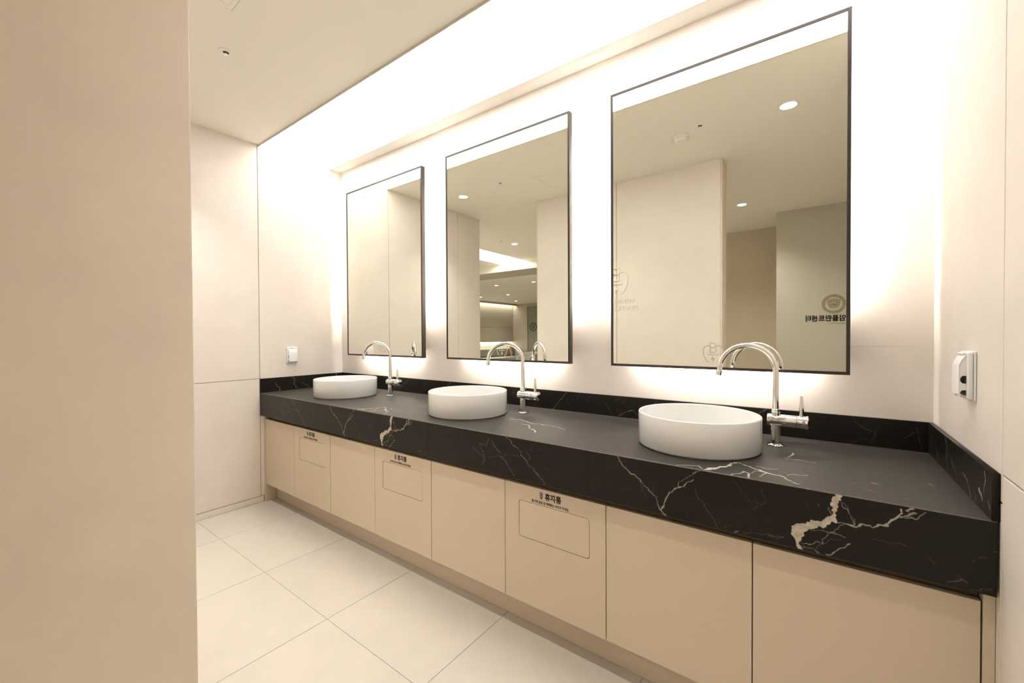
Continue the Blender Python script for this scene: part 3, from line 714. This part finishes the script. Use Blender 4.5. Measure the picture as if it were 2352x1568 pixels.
downlight(0.426, -1.249, ZC, 'round white downlight in the washroom ceiling towards the left wall', DOWNLIGHT_WATTS*0.85, 'washroom downlights', 92)
downlight(1.795, -1.245, ZC, 'round white downlight in the washroom ceiling midway between the other two', DOWNLIGHT_WATTS*0.55, 'washroom downlights', 92)
downlight(3.163, -1.240, ZC, 'round white downlight in the washroom ceiling above the camera side, near the right wall', DOWNLIGHT_WATTS*0.65, 'washroom downlights', 92)
downlight(2.644, -3.261, ZC, 'round white downlight in the corridor ceiling before the taupe wall', DOWNLIGHT_WATTS, 'corridor downlights')
downlight(-0.426, -3.291, ZC, 'round white downlight in the corridor ceiling before the lit coffer', DOWNLIGHT_WATTS, 'corridor downlights')
for x, y, lab in ((-2.07, -6.30, 'front row, right'), (-3.19, -6.30, 'front row, left'), (-4.34, -8.30, 'middle row, right'), (-5.49, -8.35, 'middle row, left, by the cove'), (-5.48, -10.29, 'back row, near the corner')):
    downlight(x, y, ZL, 'small lounge ceiling downlight seen in the middle mirror, '+lab, DOWNLIGHT_WATTS*0.8, 'lounge downlights')
s_pl = lathemesh('cover_plate', M['ceiling'], [(0.014, 0), (0.036, 0), (0.0365, -0.0012), (0.034, -0.0022), (0.014, -0.0022)], 32, close=True)
s_cu = lathemesh('recess_cup', M['dark'], [(0, -0.0006), (0.0125, -0.0006), (0.0125, -0.0020), (0, -0.0020)], 24)
s_hd = lathemesh('sprinkler_head', M['chrome'], [(0, -0.0022), (0.0040, -0.0022), (0.0035, -0.008), (0.0060, -0.0095), (0.0095, -0.010), (0.0095, -0.0112), (0, -0.0114)], 24)
for x, y, lab in ((0.953, -1.183, 'small ceiling sprinkler near the access hatch'), (2.670, -1.177, 'small ceiling sprinkler beside the smoke detector'), (-0.460, -3.006, 'small ceiling sprinkler in the corridor by the downlight')):
    t = empty('sprinkler', (x, y, ZC-0.0003)); tag(t, lab, 'sprinkler', 'ceiling sprinklers')
    link('cover_plate', s_pl, t); link('recess_cup', s_cu, t); link('sprinkler_head', s_hd, t)
t = empty('smoke_detector', (2.523, -1.269, ZC-0.0003)); tag(t, 'round white smoke detector on the ceiling', 'smoke detector')
link('base', lathemesh('base', M['white'], [(0, 0), (0.056, 0), (0.057, -0.006), (0.054, -0.013), (0, -0.013)], 40), t)
link('dome', lathemesh('dome', M['white'], [(0, -0.0135), (0.045, -0.0135), (0.046, -0.024), (0.040, -0.034), (0.022, -0.039), (0, -0.040)], 40), t)
t = empty('access_hatch', (1.260, -1.255, ZC-0.0003)); tag(t, 'square beige access hatch with narrow frame in the ceiling', 'hatch')
HS = 0.436
bm = bmesh.new()
for d_ in ((0, HS, -0.017, 0), (0, HS, -HS, -HS+0.017), (0, 0.017, -HS+0.017, -0.017), (HS-0.017, HS, -HS+0.017, -0.017)): box(bm, *d_, -0.003, 0)
link('hatch_frame', mesh(bm, 'hatch_frame', M['ceiling']), t)
link('hatch_gap', boxmesh('hatch_gap', M['grout'], 0.0172, HS-0.0172, -HS+0.0172, -0.0172, -0.0006, -0.0001), t)
bm = bmesh.new(); box(bm, 0.0188, HS-0.0188, -HS+0.0188, -0.0188, -0.0022, -0.0008); 
for d_ in ((0.0188, HS-0.0188, -0.034, -0.0188), (0.0188, HS-0.0188, -HS+0.0188, -HS+0.034), (0.0188, 0.034, -HS+0.034, -0.034), (HS-0.034, HS-0.0188, -HS+0.034, -0.034)): box(bm, *d_, -0.0034, -0.0022)
hd = link('hatch_door', mesh(bm, 'hatch_door', M['ceiling']), t)
for x in (0.17, 0.25): link('latch', lathemesh('latch', M['chrome'], [(0, -0.0036), (0.006, -0.0036), (0.006, -0.0045), (0, -0.0048)], 16), hd, (x, -0.05, 0))

# ------------------------------------------------------------------ lettering and emblems on the walls
link('tooth_relief', flat_union('tooth_relief', M['wall'], tooth(0.245, 0.012), 0.005, 'y+'), pw, (1.800, YP0+0.0052, 1.720))
o = link('relief_lettering', textmesh('YONSEI', M['wall'], 0.190, 0.040, bold=0.0, thick=0.004, axis='y+'), pw, (1.984, YP0+0.0002, 1.515))
o = link('relief_lettering', textmesh('DENTAL', M['wall'], 0.212, 0.040, bold=0.0, thick=0.004, axis='y+'), pw, (2.008, YP0+0.0002, 1.452))
YS = -3.83
sg = empty('wall_sign_lettering', (3.548, YS, 1.36)); tag(sg, 'bold black Korean lettering with small grey line on the grey wall', 'lettering')
link('lettering', textmesh('임플란트센터', M['print'], 0.349, 0.070, bold=0.03, thick=0.002, axis='y+'), sg, (0, 0.0004, 0.005))
link('small_lettering', textmesh('Implant Center', M['seal'], 0.165, 0.020, thick=0.0012, axis='y+'), sg, (0.006, 0.0004, -0.028))
se = empty('wall_seal', (3.446, YS+0.0004, 1.552)); tag(se, 'round grey seal with shield and ring lettering on the grey wall', 'emblem')
circ = lambda r, n=56: [(r*math.cos(2*math.pi*i/n), r*math.sin(2*math.pi*i/n)) for i in range(n)]
def face_at(me, thick):                                          # flat() puts the front at 0: bring the back to 0
    me.transform(Matrix.Translation((0, thick, 0))); return me
link('ring', face_at(flat('ring', M['seal'], [circ(.105), circ(.074)], .001, 'y+'), .001), se)
shield = [(-.058, .045), (0, .062), (.058, .045), (.056, .0), (.035, -.04), (0, -.062), (-.035, -.04), (-.056, .0)]
sh_ = link('shield', face_at(flat('shield', M['seal'], [shield, circ(.018, 24), [(-.05, -.002), (.05, -.002), (.05, -.006), (-.05, -.006)], [(-.03, -.04), (0, -.016), (.03, -.04), (0, -.056)]], .001, 'y+'), .001), se)
link('roundel', face_at(flat('roundel', M['seal2'], [circ(.010, 20)], .001, 'y+'), .001), sh_)
for ch in ('YONSEI UNIVERSITY', '연세대학교'):
    bm = bmesh.new(); n_ = len(ch); top = n_ > 8
    for i, c_ in enumerate(ch):
        if c_ == ' ': continue
        hgt = .017 if top else .019
        me = textmesh(c_, M['seal2'], (.004 if c_ == 'I' else .011) if top else .017, hgt, thick=.0014, axis='y+')
        a = math.radians(80-160*i/(n_-1)) if top else math.radians(-46+92*i/(n_-1))
        me.transform(Matrix.Translation((.006, 0, -hgt/2)))
        if top: me.transform(Matrix.Translation((0, 0, .0895))); me.transform(Matrix.Rotation(a, 4, 'Y'))
        else: me.transform(Matrix.Translation((0, 0, -.0895))); me.transform(Matrix.Rotation(a, 4, 'Y'))
        bm.from_mesh(me); bpy.data.meshes.remove(me)
    link('ring_lettering', mesh(bm, 'ring_lettering', M['seal2']), se)
em = empty('door_emblem', (-5.562, -11.5295, 1.584)); tag(em, 'dark round emblem with shield on the lounge door', 'emblem')
link('ring', face_at(flat('ring', M['emblem'], [circ(.172), circ(.125)], .006, 'y+'), .006), em)
link('shield', face_at(flat('shield', M['emblem'], [[(-.075, .075), (0, .10), (.075, .075), (.075, -.01), (.045, -.07), (0, -.105), (-.045, -.07), (-.075, -.01)], [(-.045, .05), (0, .065), (.045, .05), (.04, .0), (0, -.05), (-.04, .0)]], .006, 'y+'), .006), em)
link('charge', face_at(flat('charge', M['emblem'], [[(-.02, .04), (.02, .04), (.016, -.02), (0, -.035), (-.016, -.02)]], .006, 'y+'), .006), em)

# ------------------------------------------------------------------ lounge furniture seen in the middle mirror
t = empty('bench_sofa', (-6.5, -8.6, 0)); tag(t, 'long grey bench sofa with bolster back along the lounge wall', 'sofa')
link('base', boxmesh('base', M['sofa'], -0.09, 0.50, -2.60, 3.0, 0.0005, 0.26, bevel=0.01), t)
link('seat', boxmesh('seat', M['seat'], -0.09, 0.56, -2.60, 3.0, 0.262, 0.455, bevel=0.035, seg=4), t)
link('bolster', boxmesh('bolster', M['sofa'], -0.09, 0.12, -2.60, 3.0, 0.457, 0.775, bevel=0.07, seg=5), t)
def cushion(name, material, loc, rz, tilt, label, sz=(0.42, 0.14, 0.40)):
    bm = bmesh.new(); bmesh.ops.create_grid(bm, x_segments=12, y_segments=12, size=1.0)
    top = [v for v in bm.verts]
    bmesh.ops.solidify(bm, geom=bm.faces[:], thickness=0.01)
    for v in bm.verts:
        e = (1-abs(v.co.x)**3.2)*(1-abs(v.co.y)**3.2); sgn = 1 if v.co.z > 0.004 or v.co.z == 0 and False else -1
        z = v.co.z; k = 1-0.06*(1-abs(v.co.x))*abs(v.co.y)**2-0.06*(1-abs(v.co.y))*abs(v.co.x)**2
        s_ = 1 if z >= -1e-6 else -1
        v.co = Vector((v.co.x*k*sz[0]/2, s_*sz[1]/2*max(e, 0)**0.6, v.co.y*k*sz[2]/2))
    me = mesh(bm, name, material, True)
    o = link(name, me, None, loc); o.rotation_euler = (tilt, 0, rz); tag(o, label, 'cushion', 'cushions on the bench sofa'); return o
cushion('cushion', M['brown'], (-6.20, -11.02, 0.665), math.radians(68), math.radians(-12), 'brown cushion leaning at the end of the bench sofa')
cushion('cushion', M['grey'], (-6.02, -11.08, 0.665), math.radians(45), math.radians(-14), 'grey cushion beside the brown one on the bench sofa')
# tub armchair: curved shell on a ring of legs
t = empty('armchair', (-4.25, -9.15, 0), math.radians(200)); tag(t, 'pale grey tub armchair with rounded back in the lounge', 'armchair')
bm = bmesh.new(); n_ = 28; ro, ri = 0.40, 0.30; rows = []
for i in range(n_+1):
    a = math.radians(-25 + 230*i/n_); e = abs(i/n_-0.5)*2; top = 0.725-0.16*e**2.2
    rows.append([bm.verts.new((r*math.cos(a)*(1.0+.03*(z-.3)), r*math.sin(a)*(1.0+.03*(z-.3)), z)) for r, z in ((ro, .14), (ro, top-.04), (ro-.02, top-.01), ((ro+ri)/2, top), (ri+.02, top-.01), (ri, top-.04), (ri, .14))])
for a_, b_ in zip(rows[:-1], rows[1:]):
    for k in range(7): bm.faces.new((a_[k], a_[(k+1) % 7], b_[(k+1) % 7], b_[k]))
bm.faces.new(rows[0]); bm.faces.new(rows[-1])
link('back_shell', mesh(bm, 'back_shell', M['seat'], True, 50), t)
link('seat', lathemesh('seat', M['seat'], [(0, .16), (.27, .16), (.295, .20), (.295, .39), (.27, .425), (0, .43)], 36), t)
for a in (45, 135, 225, 315):
    link('leg', lathemesh('leg', M['emblem'], [(0, 0.0005), (.014, 0.0005), (.018, .139), (0, .139)], 14), t, (.25*math.cos(math.radians(a)), .25*math.sin(math.radians(a)), 0))
